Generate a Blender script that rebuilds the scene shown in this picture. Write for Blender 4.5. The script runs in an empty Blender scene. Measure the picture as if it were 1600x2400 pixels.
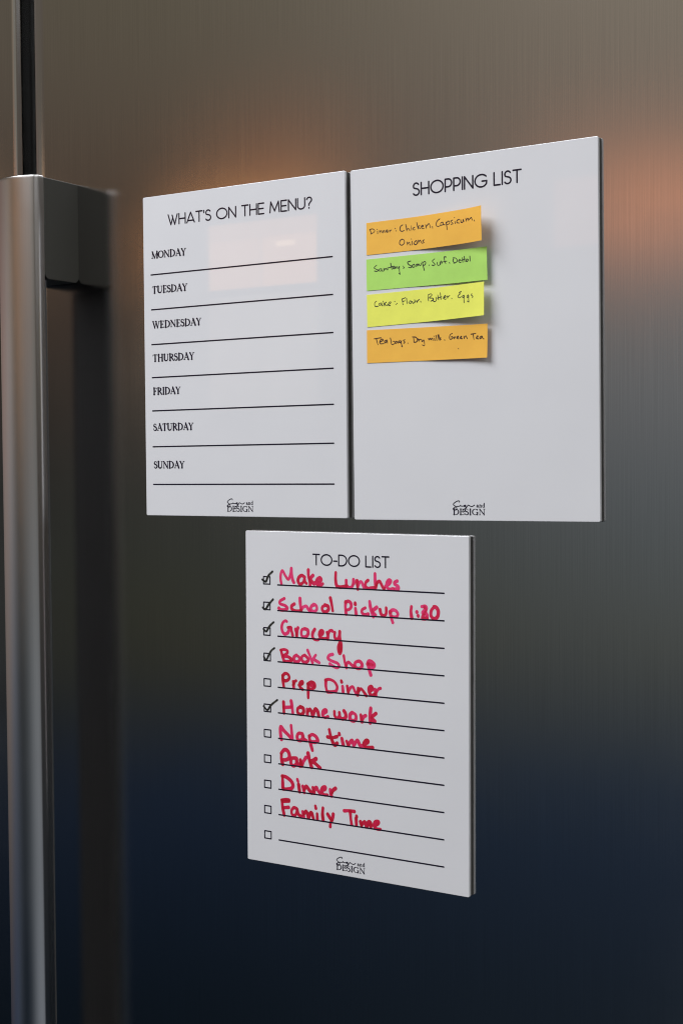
import bpy, bmesh, math, json, random
import numpy as np
from mathutils import Matrix, Vector

S = bpy.context.scene
COL = S.collection
random.seed(7)
rng = np.random.default_rng(11)
ZB = 1.45            # height of the boards' upper edge above the floor (metres)

# ------------------------------------------------------------------ camera
cd = bpy.data.cameras.new('camera'); cam = bpy.data.objects.new('camera', cd); COL.objects.link(cam)
cd.sensor_fit = 'VERTICAL'; cd.sensor_height = 36.0; cd.lens = 50.522
cd.clip_start = 0.05; cd.clip_end = 100
right = Vector((0.84796374, 0.52999818, -0.00770892))
down = Vector((0.01083929, -0.03187912, -0.99943295))
fwd = Vector((-0.5299434, 0.84739935, -0.03277715))
m = Matrix((right, -down, -fwd)).transposed().to_4x4()
m.translation = Vector((0.82164897, -0.98764668, -0.23640265 + ZB))
cam.matrix_world = m
S.camera = cam

# ------------------------------------------------------------------ world: dim kitchen light
w = bpy.data.worlds.new('World'); S.world = w; w.use_nodes = True
nt = w.node_tree; nt.nodes.clear()
N = nt.nodes.new; L = nt.links.new
tc = N('ShaderNodeTexCoord'); sep = N('ShaderNodeSeparateXYZ'); L(tc.outputs['Generated'], sep.inputs[0])
def env_ramp(stops):
    mr = N('ShaderNodeMapRange'); mr.inputs['From Min'].default_value = -1; mr.inputs['From Max'].default_value = 1
    L(sep.outputs['Z'], mr.inputs['Value'])
    cr = N('ShaderNodeValToRGB'); L(mr.outputs[0], cr.inputs[0])
    el = cr.color_ramp.elements
    while len(el) > 1: el.remove(el[-1])
    for i, (z, c) in enumerate(stops):
        e = el[0] if i == 0 else el.new((z + 1) / 2)
        e.position = (z + 1) / 2; e.color = (*c, 1)
    return cr.outputs[0]
# room tones at each height from left to right, some shaped for light and reflections
ENV_LEFT = [(-1, (.002, .003, .004)), (-.367, (.0052, .0090, .0140)), (-.284, (.0082, .0145, .0270)), (-.228, (.0125, .0215, .0430)), (-.2, (.0145, .0235, .0440)),
            (-.178, (.0190, .0275, .040)), (-.159, (.0314, .0329, .0285)), (-.131, (.0482, .0463, .0314)), (-.089, (.0463, .0482, .036)), (-.034, (.0463, .0501, .0445)),
            (.022, (.0580, .0510, .0440)), (.078, (.0800, .0600, .0470)), (.133, (.1000, .0700, .0520)), (.189, (.1160, .0800, .0570)), (.244, (.143, .1161, .0869)),
            (.30, (.150, .129, .0923)), (.45, (.16, .14, .11)), (1, (.30, .30, .30))]
ENV_MID = [(-1, (.006, .008, .011)), (-.367, (.0135, .0205, .0300)), (-.284, (.0170, .0270, .0470)), (-.228, (.0215, .035, .0640)), (-.2, (.0255, .042, .0700)),
           (-.184, (.0385, .0530, .0730)), (-.156, (.0766, .0842, .0766)), (-.131, (.1098, .1098, .0923)), (-.089, (.1098, .1258, .1291)), (-.034, (.1291, .1466, .1577)),
           (.022, (.1814, .194, .207)), (.091, (.255, .255, .259)), (.133, (.280, .259, .244)), (.189, (.280, .222, .176)), (.244, (.300, .244, .204)),
           (.30, (.330, .285, .225)), (.45, (.33, .29, .24)), (1, (.34, .34, .34))]
ENV_BACK = [(-1, (.04, .05, .06)), (-.37, (.27, .30, .35)), (-.15, (.25, .27, .29)), (0, (.20, .20, .19)), (.3, (.25, .235, .20)), (1, (.35, .35, .35))]
ENV_RIGHT = [(-1, (.004, .006, .008)), (-.37, (.007, .011, .016)), (-.2, (.018, .027, .042)), (-.14, (.040, .040, .034)), (0, (.070, .062, .053)), (.1, (.105, .083, .068)), (.34, (.13, .12, .11)), (.44, (2.4, 2.45, 2.5)), (1, (2.4, 2.45, 2.5))]  # bright upper band added to light the boards' right edges
def blend(a, b, x0, x1):
    mr = N('ShaderNodeMapRange'); mr.interpolation_type = 'SMOOTHSTEP'
    mr.inputs['From Min'].default_value = x0; mr.inputs['From Max'].default_value = x1
    L(sep.outputs['X'], mr.inputs['Value'])
    mx = N('ShaderNodeMix'); mx.data_type = 'RGBA'
    L(mr.outputs[0], mx.inputs['Factor']); L(a, mx.inputs['A']); L(b, mx.inputs['B'])
    return mx.outputs['Result']
ENV_PALE = [(-1, (.02, .025, .035)), (-.37, (.105, .122, .150)), (-.20, (.13, .15, .18)), (-.10, (.15, .16, .17)), (0, (.15, .15, .15)),
            (.10, (.17, .15, .13)), (.18, (.16, .14, .115)), (.45, (.15, .13, .11)), (1, (.3, .3, .3))]
ENV_FAR = [(-1, (.01, .015, .03)), (-.37, (.028, .045, .090)), (-.20, (.045, .070, .130)), (-.10, (.125, .145, .180)), (0, (.40, .395, .40)),
           (.10, (.60, .56, .54)), (.155, (.36, .31, .28)), (.20, (.16, .14, .115)), (.45, (.15, .13, .11)), (1, (.3, .3, .3))]
ENV_EDGE = [(-1, (.01, .012, .016)), (-.37, (.035, .035, .050)), (-.20, (.17, .145, .13)), (0, (.33, .27, .25)), (.12, (.40, .26, .23)), (.2, (.16, .13, .11)), (1, (.3, .3, .3))]
ENV_SIDE = [(-1, (.004, .006, .008)), (-.37, (.007, .011, .016)), (-.2, (.018, .027, .042)), (-.14, (.045, .045, .036)), (0, (.070, .062, .053)), (.1, (.115, .088, .070)), (.3, (.15, .13, .11)), (1, (.3, .3, .3))]
env = blend(env_ramp(ENV_LEFT), env_ramp(ENV_MID), -.66, -.28)
ENV_DARK = [(-1, (.004, .005, .007)), (-.37, (.005, .007, .010)), (-.20, (.010, .012, .015)), (0, (.014, .013, .012)), (.12, (.030, .018, .014)), (.20, (.12, .095, .075)), (1, (.3, .3, .3))]  # narrow dark band added to darken the door's reflections beside the handle
env = blend(env_ramp(ENV_DARK), env, -.71, -.675)
env = blend(env_ramp(ENV_PALE), env, -.755, -.735)
env = blend(env_ramp(ENV_FAR), env, -.825, -.785)
env = blend(env_ramp(ENV_EDGE), env, -.95, -.88)
env = blend(env, env_ramp(ENV_BACK), -.27, -.13)
env = blend(env, env_ramp(ENV_SIDE), .10, .30)
env = blend(env, env_ramp(ENV_RIGHT), .34, .50)
bg = N('ShaderNodeBackground'); bg.inputs['Strength'].default_value = 1.0
wo = N('ShaderNodeOutputWorld'); L(env, bg.inputs[0]); L(bg.outputs[0], wo.inputs[0])

# ------------------------------------------------------------------ lamps: window light
def area(name, loc, target, sx, sy, power, color, roll=0):
    ld = bpy.data.lights.new(name, 'AREA'); ld.shape = 'RECTANGLE'; ld.size = sx; ld.size_y = sy
    ld.energy = power; ld.color = color
    o = bpy.data.objects.new(name, ld); COL.objects.link(o)
    d = Vector(target) - Vector(loc)
    o.location = loc
    o.rotation_euler = d.to_track_quat('-Z', 'Y').to_euler()
    return o
def radiant(sx, sy, L_): return L_ * sx * sy * math.pi      # watts that give radiance L_ (Lambertian panel)
area('daylight_lamp', (-.9, -2.0, ZB + 2.1), (.22, 0, ZB - .25), 2.3, 1.6, 130.0, (.93, .945, 1.0))
# low evening windows across the room: the upper and lower sash of one, another further right, a small one far left, a small lit lamp; plus an added warm strip
for x_, z_, w_, h_, r_ in ((-1.98, .562, .446, .052, 1.7), (-2.093, .450, .2195, .168, 2.2), (-1.870, .450, .2195, .168, 2.6)):     # top light and two panes
    area('window_or_fill_light', (x_, -3.0, ZB + z_), (x_, 0, ZB + z_), w_, h_, radiant(w_, h_, r_), (1.0, .39, .11))
area('window_or_fill_light', (-1.98, -3.0, ZB + .146), (-1.98, 0, ZB + .146), .447, .388, radiant(.447, .388, .50), (1.0, .78, .56))
area('window_or_fill_light', (-1.86, -3.0, ZB + .80), (-1.86, 0, ZB + .80), .50, .13, radiant(.50, .13, .30), (1.0, .26, .05))  # added strip, no separate window; strengthens the orange glow in the steel
area('window_or_fill_light', (-.61, -3.0, ZB + .505), (-.61, 0, ZB + .505), .62, .20, radiant(.62, .20, .74), (1.0, .30, .10))
area('window_or_fill_light', (-3.9, -3.0, ZB + .72), (-3.9, 0, ZB + .72), .75, .30, radiant(.75, .30, 1.5), (1.0, .55, .28))
area('lamp_light', (-1.85, -2.95, ZB + .495), (-1.85, 0, ZB + .495), .075, .018, radiant(.075, .018, 2.2), (1.0, .80, .50))

# ------------------------------------------------------------------ render look
S.render.engine = 'CYCLES'; S.cycles.filter_width = 1.1
S.view_settings.view_transform = 'Standard'; S.view_settings.look = 'None'
S.view_settings.exposure = 0.0; S.view_settings.gamma = 1.0; S.view_settings.use_curve_mapping = False

# ------------------------------------------------------------------ helpers
def tag(o, label=None, cat=None, group=None, kind=None):
    if label: o['label'] = label
    if cat: o['category'] = cat
    if group: o['group'] = group
    if kind: o['kind'] = kind
    return o

def empty(name, loc):
    o = bpy.data.objects.new(name, None); COL.objects.link(o); o.location = loc
    o.empty_display_size = .05
    return o

def link(name, me, mat, parent=None, loc=None):
    o = bpy.data.objects.new(name, me); COL.objects.link(o)
    me.materials.append(mat)
    if parent: o.parent = parent
    if loc: o.location = loc
    return o

def from_bm(bm, name, mat, parent=None, loc=None, smooth=True, flat=False):
    me = bpy.data.meshes.new(name)
    bmesh.ops.recalc_face_normals(bm, faces=bm.faces[:])
    bm.to_mesh(me); bm.free()
    if smooth:
        for p in me.polygons: p.use_smooth = True
        me.set_sharp_from_angle(angle=math.radians(38))
        big = max(p.area for p in me.polygons)
        for p in me.polygons:
            if flat and p.area > .2 * big: p.use_smooth = False
    return link(name, me, mat, parent, loc)

def box_bm(x0, x1, y0, y1, z0, z1, bev=0, seg=3):
    bm = bmesh.new()
    bmesh.ops.create_cube(bm, size=1)
    for v in bm.verts:
        v.co = Vector(((x0 + x1) / 2 + v.co.x * (x1 - x0), (y0 + y1) / 2 + v.co.y * (y1 - y0), (z0 + z1) / 2 + v.co.z * (z1 - z0)))
    if bev:
        bmesh.ops.bevel(bm, geom=bm.edges[:], offset=bev, segments=seg, profile=.5, affect='EDGES')
    return bm

def prism_bm(prof, z0, z1, bev=0):
    """profile (x, y), anticlockwise from above, extruded along z; the rims are rounded off by bev"""
    bm = bmesh.new(); n = len(prof); P = np.array(prof)
    T_ = np.roll(P, -1, 0) - np.roll(P, 1, 0); T_ /= np.linalg.norm(T_, axis=1)[:, None]
    NRM = np.c_[T_[:, 1], -T_[:, 0]]
    if bev:
        c = [(math.sin(q) * bev, math.cos(q) * bev) for q in np.linspace(0, math.pi / 2, 5)]     # (height from rim, inset left)
        lev = [(z0 + bev - cq, bev - sq) for sq, cq in c] + [(z0 + 3 * bev, 0), (z1 - 3 * bev, 0)] + [(z1 - bev + cq, bev - sq) for sq, cq in c[::-1]]
    else:
        lev = [(z0, 0), (z1, 0)]
    rings = [[bm.verts.new((*(P[i] - NRM[i] * ins), z)) for i in range(n)] for z, ins in lev]
    for a, b in zip(rings, rings[1:]):
        for i in range(n): bm.faces.new((a[i], a[(i + 1) % n], b[(i + 1) % n], b[i]))
    bm.faces.new(rings[0][::-1]); bm.faces.new(rings[-1])
    return bm

# ------------------------------------------------------------------ materials
def pbr(name, base, rough=.5, metal=0.0, ior=1.45, **kw):
    mt = bpy.data.materials.new(name); mt.use_nodes = True
    b = mt.node_tree.nodes['Principled BSDF']
    b.inputs['Base Color'].default_value = (*base, 1); b.inputs['Roughness'].default_value = rough
    b.inputs['Metallic'].default_value = metal; b.inputs['IOR'].default_value = ior
    for k, v in kw.items(): b.inputs[k].default_value = v
    return mt, b, mt.node_tree

def noise(t, scale, detail=3, vec=None, rough=.5):
    n = t.nodes.new('ShaderNodeTexNoise'); n.inputs['Scale'].default_value = scale
    n.inputs['Detail'].default_value = detail; n.inputs['Roughness'].default_value = rough
    if vec: t.links.new(vec, n.inputs['Vector'])
    return n

def ramp(t, fac, stops):
    r = t.nodes.new('ShaderNodeValToRGB'); e = r.color_ramp.elements
    while len(e) > 1: e.remove(e[-1])
    for i, (p, c) in enumerate(stops):
        x = e[0] if i == 0 else e.new(p)
        x.position = p; x.color = (*c, 1)
    t.links.new(fac, r.inputs[0]); return r

def brushed(name, base, rough, bump, sx=700, sz=7, d=.06):
    mt = bpy.data.materials.new(name); mt.use_nodes = True
    t = mt.node_tree; t.nodes.remove(t.nodes['Principled BSDF'])
    b = t.nodes.new('ShaderNodeBsdfAnisotropic'); b.distribution = 'BECKMANN'
    t.links.new(b.outputs[0], t.nodes['Material Output'].inputs['Surface'])
    co = t.nodes.new('ShaderNodeTexCoord'); mp = t.nodes.new('ShaderNodeMapping')
    mp.inputs['Scale'].default_value = (sx, sx, sz)
    t.links.new(co.outputs['Object'], mp.inputs[0])
    n = noise(t, 1.0, 3, mp.outputs[0], .55)
    r = ramp(t, n.outputs[0], [(.25, tuple(c * (1 - d) for c in base)), (.75, tuple(min(1, c * (1 + d)) for c in base))])
    t.links.new(r.outputs[0], b.inputs['Color'])
    n2 = noise(t, 7, 6, co.outputs['Object'], .6)
    ad = t.nodes.new('ShaderNodeMath'); ad.operation = 'MULTIPLY_ADD'
    ad.inputs[1].default_value = .09; ad.inputs[2].default_value = rough - .045
    t.links.new(n2.outputs[0], ad.inputs[0]); t.links.new(ad.outputs[0], b.inputs['Roughness'])
    if bump:
        bp = t.nodes.new('ShaderNodeBump'); bp.inputs['Strength'].default_value = bump; bp.inputs['Distance'].default_value = .0004
        t.links.new(n.outputs[0], bp.inputs['Height']); t.links.new(bp.outputs[0], b.inputs['Normal'])
    return mt

STEEL = brushed('brushed_steel', (.59, .585, .58), .18, .008, 1700, 9, .085)
HANDLE = brushed('satin_aluminium', (.63, .62, .61), .34, .0, 1100, 6, .03)
MOUNT, _, _ = pbr('grey_lacquer', (.044, .043, .036), .42)
GASKET, _, _ = pbr('black_rubber', (.008, .009, .008), .6)
ADDED_STRIP, _, _ = pbr('added_strip_grey', (.055, .055, .056), .6)  # for the strip added behind the handle bar
CABINET, _, _ = pbr('dark_grey_enamel', (.03, .03, .032), .5)
MAGNET, _, _ = pbr('magnet_foil', (.10, .097, .093), .6)
ACRYL, b_, t_ = pbr('white_acrylic', (.654, .656, .668), .022, 0, 1.49)
n_ = noise(t_, 16, 5, t_.nodes.new('ShaderNodeTexCoord').outputs['Object'])
r_ = ramp(t_, n_.outputs[0], [(.3, (.645, .647, .660)), (.7, (.664, .666, .678))])
t_.links.new(r_.outputs[0], b_.inputs['Base Color'])
PRINT, _, _ = pbr('black_print', (.012, .010, .022), .25)
TICK, b_, t_ = pbr('black_marker', (.02, .022, .018), .4)
at_ = t_.nodes.new('ShaderNodeAttribute'); at_.attribute_name = 'tone'
r_ = ramp(t_, at_.outputs['Fac'], [(0, (.10, .095, .07)), (.6, (.02, .02, .016)), (1, (.008, .009, .008))])
t_.links.new(r_.outputs[0], b_.inputs['Base Color'])
MARKER, b_, t_ = pbr('red_marker', (.6, .02, .08), .38)
at_ = t_.nodes.new('ShaderNodeAttribute'); at_.attribute_name = 'tone'
n_ = noise(t_, 160, 4, t_.nodes.new('ShaderNodeTexCoord').outputs['Object'], .65)
a_ = t_.nodes.new('ShaderNodeMath'); a_.operation = 'MULTIPLY_ADD'; a_.inputs[1].default_value = .7; a_.inputs[2].default_value = -.35
t_.links.new(n_.outputs[0], a_.inputs[0])
s_ = t_.nodes.new('ShaderNodeMath'); s_.operation = 'ADD'; t_.links.new(a_.outputs[0], s_.inputs[0]); t_.links.new(at_.outputs['Fac'], s_.inputs[1])
r_ = ramp(t_, s_.outputs[0], [(0, (.80, .085, .27)), (.35, (.70, .032, .135)), (.65, (.58, .014, .060)), (1, (.42, .006, .020))])
t_.links.new(r_.outputs[0], b_.inputs['Base Color'])

def paper(name, base):
    mt, b, t = pbr(name, base, .7)
    n = noise(t, 60, 6, t.nodes.new('ShaderNodeTexCoord').outputs['Object'], .6)
    r = ramp(t, n.outputs[0], [(.3, tuple(c * .95 for c in base)), (.7, tuple(min(.95, c * 1.03) for c in base))])
    t.links.new(r.outputs[0], b.inputs['Base Color'])
    b.inputs['Specular IOR Level'].default_value = .25
    tr = t.nodes.new('ShaderNodeBsdfTranslucent'); t.links.new(r.outputs[0], tr.inputs['Color'])
    mx = t.nodes.new('ShaderNodeMixShader'); mx.inputs[0].default_value = .16          # thin paper lets some light through
    t.links.new(b.outputs[0], mx.inputs[1]); t.links.new(tr.outputs[0], mx.inputs[2])
    t.links.new(mx.outputs[0], t.nodes['Material Output'].inputs['Surface'])
    return mt
ORANGE = paper('orange_paper', (.95, .53, .085)); GREEN = paper('green_paper', (.48, .80, .17)); YELLOW = paper('yellow_paper', (.88, .90, .15))
def pen(name, base):
    mt, b, t = pbr(name, base, .5); return mt
PEN_BROWN = pen('brown_black_ink', (.045, .014, .006)); PEN_BLACK = pen('black_ink', (.018, .024, .012))

# ------------------------------------------------------------------ ink: 2-D strokes -> one clean flat mesh
def smooth_path(pts, step):
    P = np.array(pts, float)
    if len(P) < 3: return P
    Q = np.vstack([2 * P[0] - P[1], P, 2 * P[-1] - P[-2]])
    out = []
    for i in range(1, len(Q) - 2):
        a, b, c, d = Q[i - 1], Q[i], Q[i + 1], Q[i + 2]
        k = max(2, int(np.linalg.norm(c - b) / step))
        for j in range(k):
            s = j / k
            out.append(.5 * (2 * b + (c - a) * s + (2 * a - 5 * b + 4 * c - d) * s * s + (3 * b - a - 3 * c + d) * s ** 3))
    out.append(P[-1])
    return np.array(out)

def ink(strokes, res):
    """strokes: list of (points Nx2 mm, widths scalar or N, tone). Returns verts (x, y mm), faces, tone per vertex."""
    allp = np.vstack([s[0] for s in strokes]); wm = max(np.max(s[1]) for s in strokes)
    lo = allp.min(0) - wm - 3 * res; hi = allp.max(0) + wm + 3 * res
    nx, ny = (np.ceil((hi - lo) / res).astype(int) + 1)
    X = lo[0] + np.arange(nx) * res; Y = lo[1] + np.arange(ny) * res
    F = np.full((ny, nx), 1e3); T = np.zeros((ny, nx)); CNT = np.zeros((ny, nx))
    for pts, wd, tone in strokes:
        pts = np.asarray(pts, float); n = len(pts)
        wd = np.full(n, wd) if np.isscalar(wd) else np.asarray(wd, float)
        SF = np.full((ny, nx), 1e3)
        for i in range(n - 1):
            a, b = pts[i], pts[i + 1]; r = max(wd[i], wd[i + 1]) / 2 + 2 * res
            i0 = max(0, int((min(a[0], b[0]) - r - lo[0]) / res)); i1 = min(nx, int((max(a[0], b[0]) + r - lo[0]) / res) + 2)
            j0 = max(0, int((min(a[1], b[1]) - r - lo[1]) / res)); j1 = min(ny, int((max(a[1], b[1]) + r - lo[1]) / res) + 2)
            gx, gy = np.meshgrid(X[i0:i1], Y[j0:j1])
            d = b - a; l2 = d @ d
            s = np.clip(((gx - a[0]) * d[0] + (gy - a[1]) * d[1]) / l2, 0, 1) if l2 > 1e-12 else np.zeros_like(gx)
            f = np.hypot(gx - a[0] - s * d[0], gy - a[1] - s * d[1]) - (wd[i] + (wd[i + 1] - wd[i]) * s) / 2
            SF[j0:j1, i0:i1] = np.minimum(SF[j0:j1, i0:i1], f)
        nearer = SF < F
        T = np.where(nearer, tone, T); F = np.minimum(F, SF); CNT += SF < 0
    T = T + .28 * np.clip(CNT - 1, 0, 2)
    ins = F < 0
    verts, faces, tones, key = [], [], [], {}
    def corner(j, i):
        k = (0, j, i)
        if k not in key:
            key[k] = len(verts); verts.append((X[i], Y[j])); tones.append(T[j, i])
        return key[k]
    def edge(j, i, j2, i2):
        k = (1, min(j, j2), min(i, i2), int(j != j2))
        if k not in key:
            a, b = F[j, i], F[j2, i2]; s = min(.97, max(.03, a / (a - b)))
            key[k] = len(verts); verts.append((X[i] + (X[i2] - X[i]) * s, Y[j] + (Y[j2] - Y[j]) * s))
            tones.append(T[j, i] if ins[j, i] else T[j2, i2])
        return key[k]
    cells = ins[:-1, :-1].astype(int) + ins[:-1, 1:] + ins[1:, 1:] + ins[1:, :-1]
    for j, i in zip(*np.nonzero(cells)):
        cs = [(j, i), (j, i + 1), (j + 1, i + 1), (j + 1, i)]
        st = [ins[c] for c in cs]
        if all(st): faces.append([corner(*c) for c in cs]); continue
        if sum(st) == 2 and st[0] == st[2]:
            for q in range(4):
                if st[q]:
                    faces.append([edge(*cs[q - 1], *cs[q]), corner(*cs[q]), edge(*cs[q], *cs[(q + 1) % 4])])
            continue
        poly = []
        for q in range(4):
            if st[q]: poly.append(corner(*cs[q]))
            if st[q] != st[(q + 1) % 4]: poly.append(edge(*cs[q], *cs[(q + 1) % 4]))
        if len(poly) > 2: faces.append(poly)
    return verts, faces, tones

def ink_object(name, strokes, res, place, mat, parent):
    """place maps board millimetres (x right, y down) to local metres"""
    v, f, tn = ink(strokes, res)
    me = bpy.data.meshes.new(name)
    me.from_pydata([place(*p) for p in v], [], f); me.update()
    a = me.attributes.new('tone', 'FLOAT', 'POINT'); a.data.foreach_set('value', np.array(tn, dtype=np.float32))
    return link(name, me, mat, parent)

# ------------------------------------------------------------------ lettering: a thin round sans and a book serif, both drawn as pen strokes
def arc(cx_, cy, rx, ry, a0, a1, n=18):
    t = np.radians(np.linspace(a0, a1, n)); return [(cx_ + rx * math.cos(q), cy + ry * math.sin(q)) for q in t]

SANS = {
 'W': (.92, [[(0, 1), (.27, 0), (.46, .70)], [(.40, .93), (.65, 0), (.92, 1)]]),
 'H': (.62, [[(0, 0), (0, 1)], [(.62, 0), (.62, 1)], [(0, .5), (.62, .5)]]),
 'A': (.74, [[(0, 0), (.37, 1), (.74, 0)], [(.09, .2), (.65, .2)]]),
 'T': (.60, [[(0, 1), (.60, 1)], [(.30, 0), (.30, 1)]]),
 "'": (.0, [[(0, 1), (0, .80)]]),
 'S': (.50, [arc(.25, .755, .22, .245, 30, 235, 14)[:-1] + arc(.25, .265, .25, .265, 75, -150, 16)]),
 'O': (1.0, [arc(.5, .5, .5, .5, 90, 450, 40)]),
 'N': (.66, [[(0, 0), (0, 1), (.66, 0), (.66, 1)]]),
 'E': (.50, [[(.50, 1), (0, 1), (0, 0), (.50, 0)], [(0, .5), (.46, .5)]]),
 'M': (.86, [[(0, 0), (.08, 1), (.43, .12), (.78, 1), (.86, 0)]]),
 'U': (.64, [[(0, 1), (0, .32)] + arc(.32, .32, .32, .32, 180, 360, 16) + [(.64, 1)]]),
 '?': (.46, [arc(.22, .76, .22, .24, 165, -60, 16) + [(.21, .38), (.21, .26)], [(.21, .03), (.21, .0)]]),
 'P': (.52, [[(0, 0), (0, 1), (.24, 1)] + arc(.24, .68, .28, .32, 90, -90, 16) + [(0, .36)]]),
 'I': (.0, [[(0, 0), (0, 1)]]),
 'G': (.92, [arc(.5, .5, .5, .5, 42, 318, 30)[:-2] + [(.90, .22), (.92, .46), (.56, .46)]]),
 'L': (.46, [[(0, 1), (0, 0), (.46, 0)]]),
 'D': (.74, [[(0, 0), (0, 1), (.26, 1)] + arc(.26, .5, .48, .5, 90, -90, 20) + [(0, 0)]]),
 '-': (.30, [[(0, .42), (.30, .42)]]),
}
def sans(text, x0, x1, base, cap, weight, gap=.17, space=.58):
    pos = []; x = 0
    for ch in text:
        if ch == ' ': x += space - gap; continue
        g = SANS[ch]; pos.append((ch, x)); x += g[0] + gap
    k = (x1 - x0) / ((x - gap) * cap)
    return [(np.array([(x0 + (px + gx) * cap * k, base - gy * cap) for gx, gy in s]), weight, .5) for ch, px in pos for s in SANS[ch][1]]

TK, TN, SF_ = .15, .06, .05
def sf(x0, x1, y): return ([(x0, y), (x1, y)], SF_)
def bowl(cx_, cy, rx, ry, a0, a1, n=20, tk=TK, tn=TN):
    p = arc(cx_, cy, rx, ry, a0, a1, n)
    wd = [tn + (tk - tn) * abs(math.cos(math.radians(q))) ** 1.5 for q in np.linspace(a0, a1, n)]
    return (p, wd)
S_ = (arc(.25, .76, .19, .23, 25, 230, 12)[:-1] + arc(.25, .27, .23, .26, 70, -155, 14),
      [TN] * 5 + [.09] * 4 + [.13] * 5 + [.13] * 4 + [.10] * 4 + [TN] * 3)
SERIF = {
 'M': (1.0, [([(.12, 0), (.14, 1)], TN), ([(.14, .97), (.49, .03)], .13), ([(.49, .03), (.85, .98)], TN), ([(.86, .98), (.88, 0)], TK), sf(.02, .24, .02), sf(.74, 1.0, .02), sf(.02, .16, .98), sf(.84, .98, .98)]),
 'O': (.86, [bowl(.43, .5, .37, .48, 90, 450, 36)]),
 'N': (.88, [([(.15, 0), (.15, 1)], TN), ([(.15, .97), (.74, .03)], .13), ([(.74, 0), (.74, 1)], TN), sf(.03, .27, .02), sf(.02, .16, .98), sf(.62, .86, .98)]),
 'D': (.84, [([(.17, 0), (.17, 1)], TK), ([(.05, .98), (.36, .98)], TN), ([(.05, .02), (.36, .02)], TN), bowl(.34, .5, .42, .48, 90, -90)]),
 'A': (.84, [([(.12, .02), (.42, .98)], TN), ([(.42, .98), (.74, .02)], TK), ([(.22, .34), (.60, .34)], TN), sf(.0, .25, .02), sf(.60, .86, .02)]),
 'Y': (.76, [([(.10, .98), (.38, .46)], .13), ([(.66, .98), (.38, .46)], TN), ([(.38, .48), (.38, .02)], TK), sf(.25, .51, .02), sf(.0, .24, .98), sf(.54, .76, .98)]),
 'T': (.74, [([(.37, 0), (.37, .98)], TK), ([(.03, .97), (.71, .97)], TN), sf(.24, .50, .02), ([(.03, .97), (.02, .80)], SF_), ([(.71, .97), (.72, .80)], SF_)]),
 'U': (.84, [([(.16, 1), (.16, .30)] + arc(.42, .30, .26, .28, 180, 360, 14) + [(.68, 1)], [TK, TK] + [TK - .006 * i for i in range(14)] + [TN]), sf(.03, .29, .98), sf(.57, .80, .98)]),
 'E': (.68, [([(.17, 0), (.17, 1)], TK), ([(.05, .97), (.58, .97)], TN), ([(.17, .51), (.46, .51)], TN), ([(.05, .03), (.62, .03)], TN), ([(.58, .97), (.60, .80)], SF_), ([(.62, .03), (.65, .22)], SF_), ([(.46, .60), (.46, .42)], SF_)]),
 'S': (.54, [(S_[0], S_[1][:len(S_[0])] + [TN] * max(0, len(S_[0]) - len(S_[1]))), ([(.42, .95), (.43, .74)], SF_), ([(.04, .30), (.04, .05)], SF_)]),
 'W': (1.16, [([(.12, .98), (.38, .02)], .13), ([(.38, .02), (.60, .95)], TN), ([(.56, .98), (.82, .02)], .13), ([(.82, .02), (1.06, .98)], TN), sf(.0, .25, .98), sf(.44, .70, .98), sf(.94, 1.16, .98)]),
 'H': (.88, [([(.17, 0), (.17, 1)], TK), ([(.71, 0), (.71, 1)], TK), ([(.17, .52), (.71, .52)], TN), sf(.05, .29, .02), sf(.05, .29, .98), sf(.59, .83, .02), sf(.59, .83, .98)]),
 'R': (.80, [([(.17, 0), (.17, 1)], TK), ([(.05, .97), (.34, .97)], TN), bowl(.34, .74, .24, .23, 90, -90, 14), ([(.17, .50), (.36, .50)], TN), ([(.36, .50), (.70, .03)], .13), sf(.05, .29, .02), sf(.62, .82, .02)]),
 'F': (.64, [([(.17, 0), (.17, 1)], TK), ([(.05, .97), (.56, .97)], TN), ([(.17, .51), (.44, .51)], TN), ([(.56, .97), (.58, .79)], SF_), ([(.44, .60), (.44, .42)], SF_), sf(.05, .31, .02)]),
 'I': (.36, [([(.18, 0), (.18, 1)], TK), sf(.06, .30, .02), sf(.06, .30, .98)]),
 'G': (.86, [bowl(.44, .5, .37, .48, 45, 330, 26), ([(.72, .02), (.72, .42)], .13), sf(.58, .84, .42), ([(.72, .98), (.71, .76)], SF_)]),
 'a': (.52, [([(.10, .46), (.22, .58), (.34, .50), (.35, .10), (.46, .03)], .11), bowl(.21, .16, .13, .15, 60, 320, 14, .12, .07)]),
 'n': (.60, [([(.13, .02), (.13, .60)], .12), ([(.13, .45), (.28, .60), (.42, .50), (.43, .02)], .11), sf(.03, .24, .02), sf(.33, .55, .02)]),
 'd': (.58, [bowl(.25, .30, .18, .29, 60, 300, 18, .12, .07), ([(.43, .02), (.43, 1.0)], .12), sf(.34, .44, .98), sf(.43, .54, .03)]),
}
def serif(text, x0, x1, base, cap, gap=.03, bold=1.0):
    pos = []; x = 0
    for ch in text: pos.append((ch, x)); x += SERIF[ch][0] + gap
    k = (x1 - x0) / ((x - gap) * cap)
    out = []
    for ch, px in pos:
        for s, wd in SERIF[ch][1]:
            wd = [q * cap * bold for q in wd] if isinstance(wd, list) else wd * cap * bold
            P = np.array([(x0 + (px + gx) * cap * k, base - gy * cap) for gx, gy in s])
            if not np.isscalar(wd): wd = np.array((list(wd) + [wd[-1]] * len(P))[:len(P)])
            out.append((P, wd, .5))
    return out

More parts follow.
